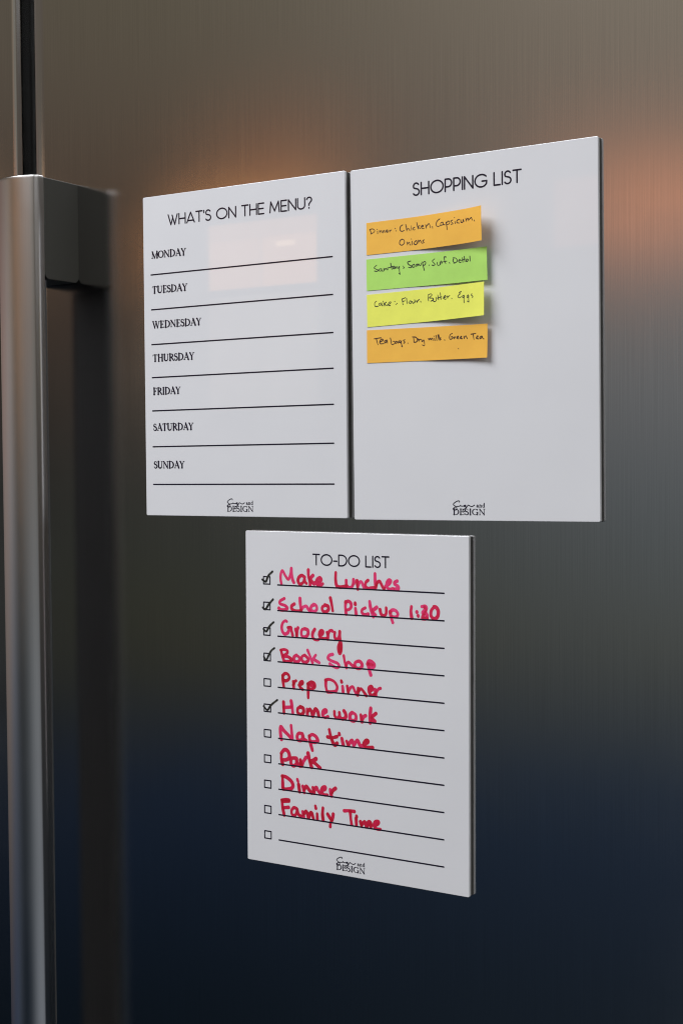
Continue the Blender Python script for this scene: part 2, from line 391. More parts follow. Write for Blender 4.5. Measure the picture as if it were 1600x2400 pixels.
DATA = json.loads(r'''{"todo":[[2.6,[[36.48,43.88,35.67,39.33,36.15,34.74,37.7,32.78,40.38,36.68,43.57,39.71,45.9,34.71,46.53,30.48,46.74,35.37,47.79,39.88,48.95,42.14],[59.72,37.3,56.81,36.02,53.86,37.88,53.16,41.06,55.07,43.28,58.43,41.53,59.55,38.35,60.1,41.11,61.51,42.44],[63.36,31.24,63.48,36.1,64.85,41.25,65.07,43.82],[67.88,35.57,65.12,38.46,65.94,39.82,68.81,42.47,70.48,41.22,74.19,40.86,75.85,38.71,74.63,37.17,72.15,38.52,71.3,40.98,72.52,43.49,75.4,43.36,77.47,42.1],[90.03,32.42,89.83,37.78,90.52,42.22,92.13,43.86,94.96,44.08,98.19,43.46,99.96,42.83],[100.0,38.38,100.21,41.79,102.21,43.76,105.01,43.63,106.63,40.83,106.89,37.41,107.19,40.47],[110.24,38.29,110.61,41.68,110.99,45.07],[111.01,42.34,113.01,39.19,114.6,39.13,115.78,41.45,116.95,43.78],[120.54,37.52,118.56,39.3,118.15,42.03,120.5,43.82,123.66,43.47,126.8,43.33],[127.1,31.84,127.23,36.9,127.82,42.95],[127.83,41.94,128.78,39.53,131.14,37.75,132.69,39.7,134.61,42.98,135.78,43.27],[136.96,41.53,140.46,39.36,141.63,36.97,139.7,36.38,137.9,38.8,138.12,42.15,140.43,43.73,143.91,43.23],[147.41,37.06,145.1,38.16,145.47,39.82,148.16,41.03,148.54,43.02,145.84,43.62]]],[2.62,[[39.3,55.89,35.22,58.14,34.97,60.49,40.03,61.81,42.26,63.84,39.99,65.35,35.49,65.59,33.81,64.28],[49.34,60.04,46.75,61.75,46.73,64.07,49.51,65.59,53.4,65.57,56.18,64.96],[54.94,55.13,55.34,59.91,56.18,65.23],[56.18,64.49,58.42,62.07,61.19,61.28,62.82,63.22,64.46,64.79],[69.66,59.64,66.69,60.71,65.57,63.53,68.3,65.23,71.37,63.69,71.07,60.49,68.35,59.25],[80.33,59.55,77.06,61.09,77.04,63.84,79.74,65.07,82.68,63.27,82.49,60.36,79.47,59.41],[84.71,53.4,85.96,58.35,87.0,63.77],[99.48,55.85,99.12,60.4,99.83,65.8],[99.15,56.32,102.03,55.27,104.46,56.95,104.44,60.12,102.3,62.04,100.17,62.34],[108.66,60.8,109.37,65.73],[108.38,56.3,108.48,57.38],[117.82,59.87,114.97,61.55,114.96,64.07,117.57,65.28,120.71,64.65],[122.03,54.54,123.04,60.04,125.39,66.64],[128.55,58.86,124.9,62.18,127.47,65.18],[131.64,60.48,132.66,64.0,135.23,65.2,137.3,63.3,137.32,58.84,137.51,61.51],[140.9,61.77,141.9,66.16,143.41,70.34],[140.89,62.21,142.95,60.33,146.01,60.61,148.04,63.16,146.5,65.46,142.41,65.69],[160.41,56.75,159.89,60.74,160.67,65.81],[165.21,60.63,165.3,61.15],[166.39,63.64,166.49,64.08],[169.72,56.27,172.71,55.85,173.69,57.37,171.7,59.67,170.7,61.04,173.18,61.34,174.46,63.46,173.16,65.72,170.18,65.89],[171.91,56.59,173.49,58.7,171.69,61.86,170.48,64.99,174.46,65.21],[180.62,55.96,178.15,58.88,177.84,62.83,180.1,65.06,183.36,63.83,184.35,59.42,182.59,56.29,180.62,55.96]]],[2.56,[[41.66,75.03,40.19,74.5,37.7,76.28,36.53,79.63,37.13,83.28,39.34,85.61,42.06,84.82,43.71,82.47,44.32,80.19],[42.85,80.07,45.8,79.69,46.27,81.91,47.46,86.12],[50.44,81.04,51.15,83.65,51.71,86.87],[51.52,85.66,52.14,82.36,52.9,79.67],[59.95,80.26,57.03,80.85,56.03,84.16,57.46,86.71,60.62,86.51,62.82,84.14,62.36,80.93,59.47,80.09],[69.37,79.9,67.42,83.05,67.15,85.9,68.58,88.03,71.45,88.65,73.14,88.14],[73.89,84.26,76.77,83.27,77.03,81.04,75.35,80.94,74.0,83.04,74.36,85.44,76.26,86.93,79.12,87.15,81.51,86.6],[81.31,81.79,82.24,84.14,81.98,87.37],[82.25,82.93,83.93,80.42,85.83,79.9,86.54,80.46],[88.9,81.32,88.64,84.14,89.56,86.48,91.92,86.33,93.36,83.44,93.62,80.43,93.45,84.23,94.03,87.8,94.85,90.94,94.68,95.75,93.62,98.22,92.56,95.9,92.44,92.7,93.78,89.41],[93.54,91.03,93.64,96.62]]],[2.47,[[35.67,99.79,37.06,103.84,38.8,108.46],[35.32,99.34,39.26,98.65,42.1,99.64,41.73,101.74,38.49,104.04,42.77,104.51,46.44,106.43,44.87,108.02,39.87,108.56],[51.3,102.55,48.81,104.2,48.78,107.15,51.24,108.15,53.72,107.09,54.1,104.41,50.94,102.57],[59.05,102.0,56.57,103.65,56.9,106.86,59.7,107.83,62.37,106.75,62.67,104.68,59.4,101.98],[62.24,97.67,64.3,101.92,67.04,107.59],[70.22,101.22,68.11,104.29,70.53,105.87,73.64,107.22],[86.64,99.48,83.35,100.58,82.29,103.27,86.05,105.04,91.17,106.4,92.85,108.59,90.8,110.19,86.71,109.05,83.98,107.51],[97.33,99.89,98.31,104.72,99.97,109.51],[99.64,107.51,101.69,104.76,104.37,106.58,107.05,108.11],[111.44,103.48,108.42,104.56,108.06,107.46,110.4,109.3,113.75,108.47,114.76,105.82,112.78,103.55,110.77,103.53],[119.76,104.87,121.06,108.78,122.89,113.78],[119.76,105.16,121.1,102.49,124.08,102.85,126.38,104.96,125.7,107.29,121.73,107.87],[121.42,105.04,124.39,105.67]]],[2.52,[[37.22,121.06,37.56,125.51,38.28,129.93],[37.22,120.74,39.94,118.61,43.0,119.65,43.74,122.46,41.42,124.56,38.72,124.78],[47.7,124.7,48.13,127.85,48.25,130.26],[47.9,127.87,49.07,124.91,50.6,123.96],[53.62,127.4,57.05,125.85,57.06,123.95,54.78,124.77,54.0,127.37,55.12,129.5,57.0,130.62],[62.56,125.72,62.67,131.09,62.61,137.12],[62.34,125.74,65.74,123.88,68.74,124.9,69.09,127.72,66.44,129.51,63.44,129.45],[64.96,126.79,67.22,126.8],[79.95,121.48,79.92,125.88,80.99,130.19],[79.58,121.2,83.3,120.28,88.08,121.77,90.85,125.61,89.87,129.13,85.8,130.41,81.73,130.75],[96.13,125.18,96.68,130.12],[94.92,120.6,95.2,121.51],[100.51,124.5,101.56,130.33],[101.58,128.46,103.78,125.48,105.96,124.68,107.75,127.94,109.89,130.86],[111.01,125.5,110.61,131.11],[111.36,127.64,113.53,125.6,115.68,127.28,118.53,130.74],[121.41,127.41,124.28,125.01,123.22,122.95,121.07,124.67,121.76,128.61,123.53,130.0,126.39,129.14],[126.77,125.11,127.45,129.97],[127.46,128.13,129.61,124.88,131.74,123.78]]],[2.72,[[37.95,142.91,38.05,147.37,38.36,152.1],[45.61,141.35,46.48,146.02,47.28,151.58],[38.77,147.3,45.56,146.4],[55.48,145.5,52.29,146.97,52.26,150.52,55.42,151.71,57.91,149.71,57.58,146.49,54.78,145.39],[61.45,146.73,61.75,151.42],[61.77,149.35,64.25,146.48,65.98,148.97,67.0,152.11,68.07,148.77,69.84,145.97,71.91,147.83,72.92,151.55],[76.75,149.15,80.22,147.07,79.54,145.67,77.11,147.07,76.74,150.61,79.14,152.14,81.91,151.0],[88.13,146.35,88.44,149.81,90.82,151.62,92.88,149.4,92.9,146.78,93.56,150.49,96.27,151.69,99.0,149.98,98.81,147.1,97.34,145.04],[105.11,145.66,103.07,147.87,103.38,151.31,106.41,152.46,108.78,150.51,108.46,147.37,106.12,145.85],[113.36,146.91,113.81,149.46,114.46,152.27],[114.67,150.81,116.16,148.09,117.83,147.07],[122.72,140.6,122.16,146.09,122.12,152.69],[127.46,144.45,124.14,147.34,124.13,148.77,126.76,150.81,123.45,151.58]]],[2.81,[[35.64,174.52,34.65,169.45,35.05,163.96,38.13,166.81,42.23,169.84,46.31,172.86,46.02,167.74,45.39,161.81],[56.58,167.55,53.18,167.6,51.46,170.05,52.11,173.12,55.17,173.38,57.23,170.61,56.57,168.11,57.56,171.43,60.59,173.11],[63.33,168.85,64.29,173.86,66.45,180.44],[63.66,169.1,66.37,167.42,70.04,168.74,71.69,171.96,69.33,173.34,65.3,173.47],[83.08,161.8,84.37,166.73,86.64,172.11,88.6,173.87,90.59,172.26],[81.38,167.88,85.34,168.32,90.3,166.8],[95.21,167.87,96.48,172.77],[92.62,163.94,92.74,164.77],[99.77,169.64,101.38,172.82],[101.38,172.54,104.33,168.61,105.62,169.03,106.57,172.27,109.51,168.08,110.8,168.5,112.39,171.66,114.64,171.98],[116.58,170.12,119.8,168.68,119.81,167.02,117.89,167.22,115.94,170.19,117.85,172.48,121.69,172.63,124.24,172.36]]],[3.04,[[35.49,187.3,35.45,190.99,36.74,195.26],[35.28,186.22,38.41,182.95,41.49,183.35,43.44,186.44,43.19,189.41,40.09,191.21,37.22,191.53],[49.77,188.69,45.82,189.48,45.12,193.59,47.51,195.52,50.6,193.35,50.64,188.96,51.26,192.54,54.07,194.79],[54.55,189.99,55.81,194.59],[56.26,193.45,57.58,190.75,60.0,187.2],[62.2,183.51,63.45,188.65,65.55,194.59],[69.91,187.21,67.53,188.92,64.94,189.93,68.81,190.96,73.92,194.37]]],[2.81,[[36.38,205.77,36.59,209.89,36.78,215.26],[36.14,205.38,40.11,205.75,45.03,208.48,46.97,211.97,45.47,214.62,41.5,215.72,37.02,216.27],[52.64,210.67,53.57,216.53],[51.45,206.49,52.03,208.07],[56.8,211.61,58.21,216.78],[58.24,214.31,60.22,211.2,62.63,213.37,65.52,216.3],[66.77,211.44,67.94,216.0],[67.96,213.95,70.16,211.03,71.83,213.48,73.74,215.69],[75.21,212.66,78.58,211.44,78.83,209.57,76.19,210.5,75.2,213.48,77.58,216.04,80.94,216.03],[83.6,211.03,84.06,213.61,84.99,216.34],[84.77,214.75,86.22,211.73,88.85,209.58]]],[2.72,[[35.8,226.24,36.49,232.07,37.92,238.11],[35.43,225.66,39.17,224.88,42.9,224.73],[36.17,226.5,42.88,225.78],[37.61,231.93,42.46,230.99],[50.24,230.93,47.66,230.64,45.41,233.41,46.12,236.73,49.08,236.65,50.96,233.31,50.97,231.45,52.04,235.34,54.61,236.86],[56.48,232.9,57.54,236.78],[57.19,235.59,59.78,232.17,61.59,235.01,62.3,237.08,64.16,233.14,65.62,232.95,67.04,237.07],[70.85,232.88,71.03,237.46],[69.16,226.65,69.58,228.44],[76.53,227.24,76.13,232.5,76.81,237.61],[81.17,231.84,83.3,234.61,85.07,236.82],[86.55,231.13,85.8,235.5,83.98,238.79,83.6,241.9],[97.24,227.01,102.19,226.37,106.75,226.38],[102.89,226.58,103.41,232.56,104.22,237.59],[108.47,231.89,108.78,237.28],[108.83,229.73,108.97,230.31],[112.65,234.05,113.67,237.22],[113.67,236.62,116.48,233.53,117.51,235.5,118.54,237.16,120.3,233.32,122.02,233.69,122.35,236.95],[125.47,235.63,128.92,233.36,129.27,231.82,126.52,232.49,125.47,235.63,127.52,237.74,131.3,237.82]]]],"check":[[1.76,[[17.13,40.93,20.63,42.57,22.16,39.63,24.2,36.53,27.56,33.8]]],[1.76,[[17.37,64.58,20.2,65.8,22.92,62.36,25.28,59.77,27.97,57.17]]],[1.67,[[18.0,82.72,20.84,84.48,23.38,81.02,25.75,78.41,28.43,76.33]]],[1.58,[[18.25,106.22,20.74,108.52,23.13,104.49,25.84,100.45,29.03,98.03]]],[1.58,[[17.62,148.05,21.45,150.89,24.34,147.45,27.37,144.69,31.74,141.55]]]],"note":[{"c":[229.6,-44.18,337.05,-42.79,337.53,-68.88,229.7,-69.63],"l":[12.0,12.0],"t":[[0.67,[[3.46,6.13,4.14,7.66,4.12,9.11],[3.12,5.52,5.57,5.18,7.64,6.56,6.92,7.94,4.12,9.11],[10.26,7.4,10.37,9.44],[9.94,5.92,10.0,6.1],[12.13,7.3,12.32,9.06],[12.19,8.18,13.51,7.44,14.18,8.96],[14.89,7.58,15.21,9.18],[15.09,8.35,16.27,7.55,16.93,9.12],[17.97,8.47,19.69,8.07,19.22,7.33,18.11,7.91,18.78,9.13,20.01,8.97],[21.26,7.65,21.52,9.12],[21.52,8.54,22.08,8.02,23.1,7.84],[26.51,6.87,26.64,7.23],[27.16,8.83,27.29,9.13],[33.29,4.88,31.25,6.1,30.88,8.63,32.54,9.94,34.57,9.29],[35.99,4.88,36.62,7.51,36.91,9.99],[36.93,9.25,37.96,8.22,38.96,8.61,39.62,10.1],[41.14,7.99,41.31,9.88],[41.03,6.56,41.1,6.74],[44.06,8.03,42.69,8.56,43.14,9.91,44.37,9.76],[46.16,4.58,46.8,7.2,47.44,9.53],[48.85,7.15,47.12,8.08,49.49,9.48],[50.19,8.43,52.25,8.1,51.58,7.18,50.2,8.15,51.19,9.67,52.9,9.69],[54.32,7.22,54.96,9.82],[54.99,8.42,57.42,6.74,58.43,8.26,58.74,9.98],[60.82,9.39,61.0,10.64],[67.84,4.4,65.38,5.76,64.29,8.41,65.99,9.9,68.43,9.48],[70.56,7.25,68.81,7.58,68.78,9.24,70.52,9.18,70.9,7.29,71.21,9.27,72.6,9.17],[73.68,7.65,74.31,10.5,74.74,13.31],[73.87,8.5,75.78,7.09,77.16,7.83,76.43,9.39,74.34,9.39],[79.98,6.82,78.22,7.41,79.59,8.7,80.27,9.61,78.52,9.82],[82.06,7.93,82.37,9.62],[81.77,5.14,81.84,5.31],[86.28,7.13,84.17,7.66,84.13,9.3,86.22,9.86],[87.68,7.6,87.98,9.56,89.74,9.53,90.14,7.67,90.8,9.4],[92.61,7.2,92.91,9.42],[92.93,8.61,94.72,7.51,95.38,9.5],[95.61,8.72,97.9,7.43,98.58,8.34,98.91,9.47],[101.02,9.78,101.35,10.63]]],[0.67,[[32.78,15.95,30.75,16.9,30.37,19.43,32.37,20.59,34.41,19.24,34.44,16.97,32.78,15.95],[37.11,18.65,37.41,20.95],[37.42,20.1,39.13,18.85,39.44,20.58,40.11,21.21],[41.5,18.52,41.59,21.25],[40.99,16.66,41.06,16.83],[44.21,18.79,43.5,20.7,44.85,21.4,46.22,20.41,45.58,18.37,44.55,18.83],[47.28,18.26,47.58,20.55],[47.6,19.7,48.98,18.44,49.98,19.95,50.65,20.86],[52.74,18.56,51.36,19.25,52.7,20.52,50.99,20.9]]]]},{"c":[229.28,-73.05,337.93,-72.57,338.24,-97.57,229.62,-97.85],"l":[4.0,4.5],"t":[[0.71,[[9.53,5.32,7.12,7.2,8.11,8.18,10.8,9.6,9.42,10.38,7.4,9.92],[13.52,8.64,11.83,8.8,11.8,10.28,13.48,10.31,13.86,8.67,14.16,10.36,15.16,10.68],[15.88,8.54,16.17,10.53],[16.18,10.06,17.22,8.95,18.22,9.04,18.54,9.96],[19.24,8.53,19.54,10.04],[20.12,8.37,20.79,8.19],[22.19,4.93,22.61,7.63,23.22,10.23],[20.92,8.38,23.95,7.45],[25.28,7.56,23.92,8.63,24.9,9.6,25.93,8.21,26.23,9.6],[26.6,8.09,27.24,9.39],[27.93,8.09,28.56,9.62,29.92,8.14],[29.92,8.14,29.98,11.8,30.45,14.5,29.48,13.53],[33.55,8.27,33.68,8.7],[34.33,9.22,33.65,10.05],[40.23,4.74,37.58,5.39,38.2,7.21,40.81,8.9,40.12,10.02,38.15,9.55],[43.14,7.64,41.61,8.38,42.1,9.89,43.76,9.45,43.47,7.67],[46.1,7.61,44.77,8.37,45.41,9.48,46.76,7.67,47.06,9.16],[47.75,7.76,48.38,9.16,49.7,8.52,49.73,7.18],[50.73,6.27,51.33,9.54,52.25,13.11],[50.71,7.44,52.71,6.16,53.67,7.42,52.65,9.07,51.01,8.92],[56.59,9.42,56.71,9.67],[61.58,4.95,59.59,6.5,60.87,8.07,61.83,9.32,60.51,10.07,59.21,9.66],[63.82,8.06,64.11,10.11,66.08,10.0,66.44,7.72,66.73,9.66],[67.43,7.24,67.85,9.3],[67.86,8.72,68.73,7.65],[71.72,4.47,70.09,4.31,70.37,7.22,71.31,9.62],[69.7,8.03,72.32,7.7],[74.58,9.06,74.76,9.66],[78.53,5.99,77.85,7.94,78.8,9.75],[77.88,5.64,80.15,6.15,81.74,8.31,80.1,9.59,78.47,9.83],[82.71,8.69,84.34,8.28,83.7,7.36,82.71,8.69,83.99,9.96,84.97,9.77],[86.31,6.47,86.59,9.93],[87.93,5.77,88.4,9.82],[85.31,8.37,88.88,7.75],[90.17,7.99,89.51,9.35,90.8,9.76,91.46,8.4,90.17,7.88],[92.97,5.88,93.25,9.72]]]]},{"c":[229.52,-101.13,337.07,-99.23,337.47,-124.58,229.82,-126.81],"l":[8.0,10.0],"t":[[0.67,[[8.98,5.6,7.27,6.9,7.56,9.52,10.25,9.75],[12.98,7.38,11.3,7.81,11.6,9.29,13.3,8.56,13.65,7.44,13.95,9.48,14.61,9.71],[15.02,6.11,15.78,8.19,16.29,9.97],[17.81,7.21,16.31,8.53,18.3,9.85],[18.64,9.59,21.67,8.4,22.02,7.28,20.34,7.71,19.64,9.67,21.63,10.13],[25.56,7.29,25.82,7.55],[27.78,8.92,27.91,9.16],[26.64,9.57,26.77,9.81],[32.36,5.86,32.94,9.93,33.26,10.24],[32.22,6.03,35.36,5.15],[32.98,7.93,34.98,7.52],[36.34,5.64,36.92,9.98],[39.63,7.93,38.6,9.27,39.58,10.21,40.94,9.18,40.29,8.1],[41.62,8.67,42.26,10.16,43.62,9.13,43.65,7.42,44.28,9.48],[45.31,8.43,45.95,9.91],[45.96,9.34,46.65,8.43,48.01,7.53],[49.13,9.05,49.31,9.93],[56.5,4.6,56.11,7.41,56.42,9.43],[56.16,4.86,58.54,4.23,59.54,5.46,57.13,7.22,60.18,7.79,60.84,8.99,58.45,9.9],[60.5,8.96,61.16,10.44,63.21,10.06,63.25,7.23],[64.98,5.69,65.61,9.44],[67.39,4.23,67.87,9.37],[64.6,8.21,68.72,7.47],[70.07,8.74,72.49,7.84,71.81,6.92,70.42,8.2,71.44,9.72,72.81,9.57],[73.87,7.41,74.2,9.14],[74.2,8.57,75.03,7.81,76.28,7.37],[77.99,9.51,78.19,9.93],[87.0,5.36,85.27,6.02,85.96,6.94,84.57,7.92,83.88,8.98,85.27,9.96,87.01,9.3],[89.44,8.42,88.05,9.12,88.75,10.32,89.79,8.74,89.45,11.52,89.6,14.06],[93.63,8.58,92.24,9.56,92.95,10.76,93.99,9.18,93.79,11.97,94.02,13.95,92.61,13.25],[96.78,8.07,96.44,9.16,97.71,10.14,97.16,11.09]]]]},{"c":[229.36,-129.23,338.01,-130.51,337.77,-156.12,229.38,-155.38],"l":[4.0,4.5],"t":[[0.72,[[6.6,6.89,10.88,6.46,13.01,6.37],[8.6,6.67,9.43,9.45,10.13,11.62],[11.57,9.54,14.77,8.46,14.07,7.39,12.29,8.35,12.27,10.79,15.47,10.92],[17.97,8.29,16.19,9.12,16.54,10.36,17.96,9.5,18.32,8.3,18.8,10.63],[21.52,6.92,22.21,9.68,22.76,11.83,24.67,11.61,25.74,10.13,23.98,9.45],[27.15,9.58,25.88,10.14,26.3,11.37,27.86,9.92,28.2,11.14],[29.97,9.09,28.91,10.26,30.32,10.63,31.38,9.46,31.16,11.27,32.41,14.05,31.36,13.4],[34.55,8.68,33.14,9.23,34.54,10.5,33.48,11.36],[37.14,11.39,37.21,11.58],[42.3,7.2,42.64,10.84],[41.24,6.85,44.41,7.29,45.82,9.47,44.4,10.92,42.64,11.02],[46.53,8.59,47.01,10.42],[47.02,9.82,47.58,9.12,48.64,8.99],[49.35,9.32,50.05,10.86,51.46,9.71,52.16,13.36,51.46,14.06,50.04,13.27],[55.7,8.7,56.06,9.92],[56.06,9.61,57.47,8.65,57.82,9.87,59.24,8.55,59.59,10.37],[61.01,8.63,61.36,10.45],[60.65,7.12,60.72,7.24],[62.42,6.6,63.13,10.53],[64.19,6.38,64.9,10.31],[64.9,6.11,65.96,10.36],[66.67,8.59,65.61,9.26,67.02,9.81],[70.07,10.25,70.21,10.68],[76.93,5.78,75.16,6.6,74.32,8.65,75.18,10.19,77.3,9.39,76.94,8.35,76.02,8.43],[78.36,8.54,78.72,10.05],[78.72,9.45,79.78,8.31],[80.85,9.26,82.26,8.73,81.55,8.1,80.71,9.55,82.63,10.24],[83.69,9.39,85.1,8.86,84.53,8.24,83.69,9.69,85.47,10.19],[86.87,8.35,87.24,10.16],[87.24,9.26,88.65,8.14,89.37,9.37,89.94,10.29],[93.25,7.18,97.51,6.8],[95.03,6.97,95.78,11.17],[97.9,10.08,99.67,9.28,98.95,8.65,97.9,10.38,100.05,11.08],[102.51,9.13,101.1,9.95,101.61,10.98,103.23,9.76,103.22,9.16,103.96,10.98,104.89,11.32],[82.17,17.39,82.32,17.69]]]]}],"sign":[0.2,-0.355,0.209,-0.378,0.167,-0.39,0.081,-0.355,0.016,-0.301,0.029,-0.268,0.097,-0.227,0.121,-0.174,0.095,-0.136,0.027,-0.136,0.007,-0.169,0.062,-0.211,0.148,-0.235,0.216,-0.243,0.241,-0.27,0.249,-0.246,0.3,-0.243,0.359,-0.251,0.388,-0.271,0.351,-0.262,0.359,-0.229,0.401,-0.237,0.397,-0.271,0.401,-0.184,0.366,-0.102,0.306,-0.081,0.316,-0.139,0.401,-0.184,0.452,-0.245,0.478,-0.272,0.519,-0.253,0.569,-0.234,0.611,-0.238,0.67,-0.273]}''')

# ------------------------------------------------------------------ the refrigerator
YD = .0055                         # plane of the door fronts (the boards' faces lie at y = 0)
fridge = empty('refrigerator', (0, YD, 0))
tag(fridge, 'brushed stainless steel refrigerator carrying three white boards on its right door', 'refrigerator')
TOP = 1.80
def door(x0, x1, rl=.017, rr=.008, name='door'):
    ry = .006                                # the door skin rolls back at both sides
    q = np.linspace(0, math.pi / 2, 13)
    prof = [(x0 + rl - rl * math.cos(s), ry - ry * math.sin(s)) for s in q]
    prof += [(x1 - rr + rr * math.sin(s), ry - ry * math.cos(s)) for s in q]
    prof += [(x1, .060), (x0, .060)]
    o = from_bm(prism_bm(prof, .05, TOP - .012), name, STEEL, fridge)
    for p in o.data.polygons: p.use_smooth = abs(p.normal.z) < .5 and p.area < .05      # the broad front stays dead flat
    return o
door(-.1365, .60)
door(-.62, -.1525)
from_bm(box_bm(-.1515, -.1375, .034, .0735, .06, TOP - .02), 'door_gasket', GASKET, fridge, smooth=False)
from_bm(box_bm(-.62, .60, .074, .68, .02, TOP, .004, 2), 'cabinet', CABINET, fridge, flat=True)

# handle: a bowed vertical bar held off the door by a block at each end
HX0, HX1 = -.1275, -.0795
HZ1 = ZB + .0215; HZ0 = .25
def bar_profile():
    xc, hw, R_, r = (HX0 + HX1) / 2, (HX1 - HX0) / 2, .050, .006     # gently bowed front, rounded sides
    phi = math.asin((hw - r) / (R_ - r)); ys = -.0495; yc = ys + (R_ - r) * math.cos(phi)
    p = [(xc - hw + r - r * math.cos(s), ys - r * math.sin(s)) for s in np.linspace(0, math.pi / 2 - phi, 9)]
    p += [(xc + R_ * math.sin(s), yc - R_ * math.cos(s)) for s in np.linspace(-phi, phi, 15)[1:-1]]
    p += [(xc + hw - r + r * math.sin(s), ys - r * math.cos(s)) for s in np.linspace(phi, math.pi / 2, 9)]
    return p + [(HX1, -.0450), (HX1 - .0008, -.0442), (HX0 + .0008, -.0442), (HX0, -.0450)]
handle = from_bm(prism_bm(bar_profile(), HZ0, HZ1, .0009), 'handle', HANDLE, fridge)
from_bm(box_bm(HX0 + .0025, HX1 - .0025, -.0441, -.0405, HZ0 + .10, HZ1 - .0915), 'added_dark_strip', ADDED_STRIP, handle, smooth=False)  # added strip that keeps the bar's mirror image in the door dark
for z0, z1 in ((HZ1 - .0905, HZ1 - .0008), (HZ0 + .0008, HZ0 + .0905)):
    bm = box_bm(HX0 + .001, HX1 - .0008, -.0440, .0005, z0, z1)
    vert = [e for e in bm.edges if abs(e.verts[0].co.z - e.verts[1].co.z) < 1e-6 and abs(e.verts[0].co.y - e.verts[1].co.y) < 1e-6]
    inner = z0 if z0 > 1 else z1
    e_in = [e for e in vert if abs(e.verts[0].co.z - inner) < 1e-6]
    bmesh.ops.bevel(bm, geom=e_in, offset=.006, segments=5, profile=.5, affect='EDGES')
    bmesh.ops.bevel(bm, geom=[e for e in bm.edges if e.calc_face_angle(0) > 1.2], offset=.0006, segments=2, profile=.5, affect='EDGES')
    from_bm(bm, 'handle_mount', MOUNT, handle, flat=True)

# ------------------------------------------------------------------ the boards
BOARD_GROUP = 'white magnetic list boards on the refrigerator door'
def board(name, label, x, z, W, H, rot):
    """x, z: the upper left corner of the face (metres); rot: tilt in the door plane"""
    c, s = math.cos(rot), math.sin(rot)
    cx_, cz = W / 2000, -H / 1000
    o = empty(name, (x + c * cx_ - s * cz, 0, ZB + z + s * cx_ + c * cz))
    o.rotation_euler = (0, -rot, 0)
    tag(o, label, 'whiteboard', BOARD_GROUP)
    hw, h = W / 2000, H / 1000
    bm = bmesh.new(); r = .0012
    pts = []
    for sx, sz, a in ((1, 1, 0), (0, 1, 90), (0, 0, 180), (1, 0, 270)):
        for q in np.radians(np.linspace(a, a + 90, 5)):
            pts.append(((hw - r if sx else -hw + r) + r * math.cos(q), (h - r if sz else r) + r * math.sin(q)))
    f = [bm.verts.new((px, 0, pz)) for px, pz in pts]; g = [bm.verts.new((px, .003, pz)) for px, pz in pts]
    n = len(pts)
    bm.faces.new(f); bm.faces.new(g[::-1])
    for i in range(n): bm.faces.new((f[i], f[(i + 1) % n], g[(i + 1) % n], g[i]))
    bmesh.ops.bevel(bm, geom=[e for e in bm.edges if abs(e.verts[0].co.y - e.verts[1].co.y) < 1e-7], offset=.0004, segments=2, profile=.5, affect='EDGES')
    from_bm(bm, 'panel', ACRYL, o, flat=True)
    from_bm(box_bm(-hw + .0006, hw - .0006, .0030, .0054, .0006, h - .0006), 'magnet_backing', MAGNET, o, smooth=False)
    def place(depth):
        return lambda px, py: (px / 1000 - hw, -depth, h - py / 1000)
    return o, place

P_, M_ = .00012, .00006                  # print lies just proud of the marker so that it shows through it

def logo(o, place, x0, x1, base):
    k = (x1 - x0)
    st = serif('DESIGN', x0, x1, base, 4.6, .04, 1.45)
    st += serif('and', x0 + k * .728, x1 - .2, base - 5.85, 3.2, .04, 1.6)
    sg = np.array(DATA['sign']).reshape(-1, 2)
    sg = smooth_path([(x0 + a * k, base + b * k) for a, b in sg], .3)
    st.append((sg, .66, .5))
    return ink_object('logo', st, .11, place(P_), PRINT, o)

menu, mp_ = board('menu_board', 'white weekly menu board ruled with the seven day names, nearest the handle', .0006, -.00025, 209.0, 279.5, 0.0)
ink_object('heading', sans("WHAT'S ON THE MENU?", 28.3, 177.2, 26.45, 8.7, 1.22), .16, mp_(P_), PRINT, menu)
for day, x0, x1, base in (('MONDAY', 9.2, 47.4, 53.9), ('TUESDAY', 9.5, 48.4, 84.4), ('WEDNESDAY', 9.2, 63.1, 114.9), ('THURSDAY', 9.3, 55.1, 144.05),
                          ('FRIDAY', 9.2, 39.6, 173.1), ('SATURDAY', 9.2, 53.3, 204.7), ('SUNDAY', 9.2, 43.1, 237.8)):
    ink_object('day_name', serif(day, x0, x1, base, 5.9, .03, 1.75), .14, mp_(P_), PRINT, menu)
for y0, y1 in ((68.2, 67.7), (98.7, 98.2), (129.2, 128.9), (158.15, 157.75), (187.35, 186.95), (218.9, 218.5), (252.1, 251.7)):
    ink_object('writing_line', [(np.array([(8.4, y0), (196.6, y1)]), 1.18, .5)], .25, mp_(P_), PRINT, menu)
logo(menu, mp_, 88.5, 116.0, 275.0)

shop, sp_ = board('shopping_board', 'white shopping list board with four coloured paper notes stuck on its left half', .21489, -.00096, 210.0, 279.7, .00496)
ink_object('heading', sans('SHOPPING LIST', 57.1, 149.0, 26.1, 9.3, 1.28), .16, sp_(P_), PRINT, shop)
logo(shop, sp_, 89.3, 117.0, 275.1)

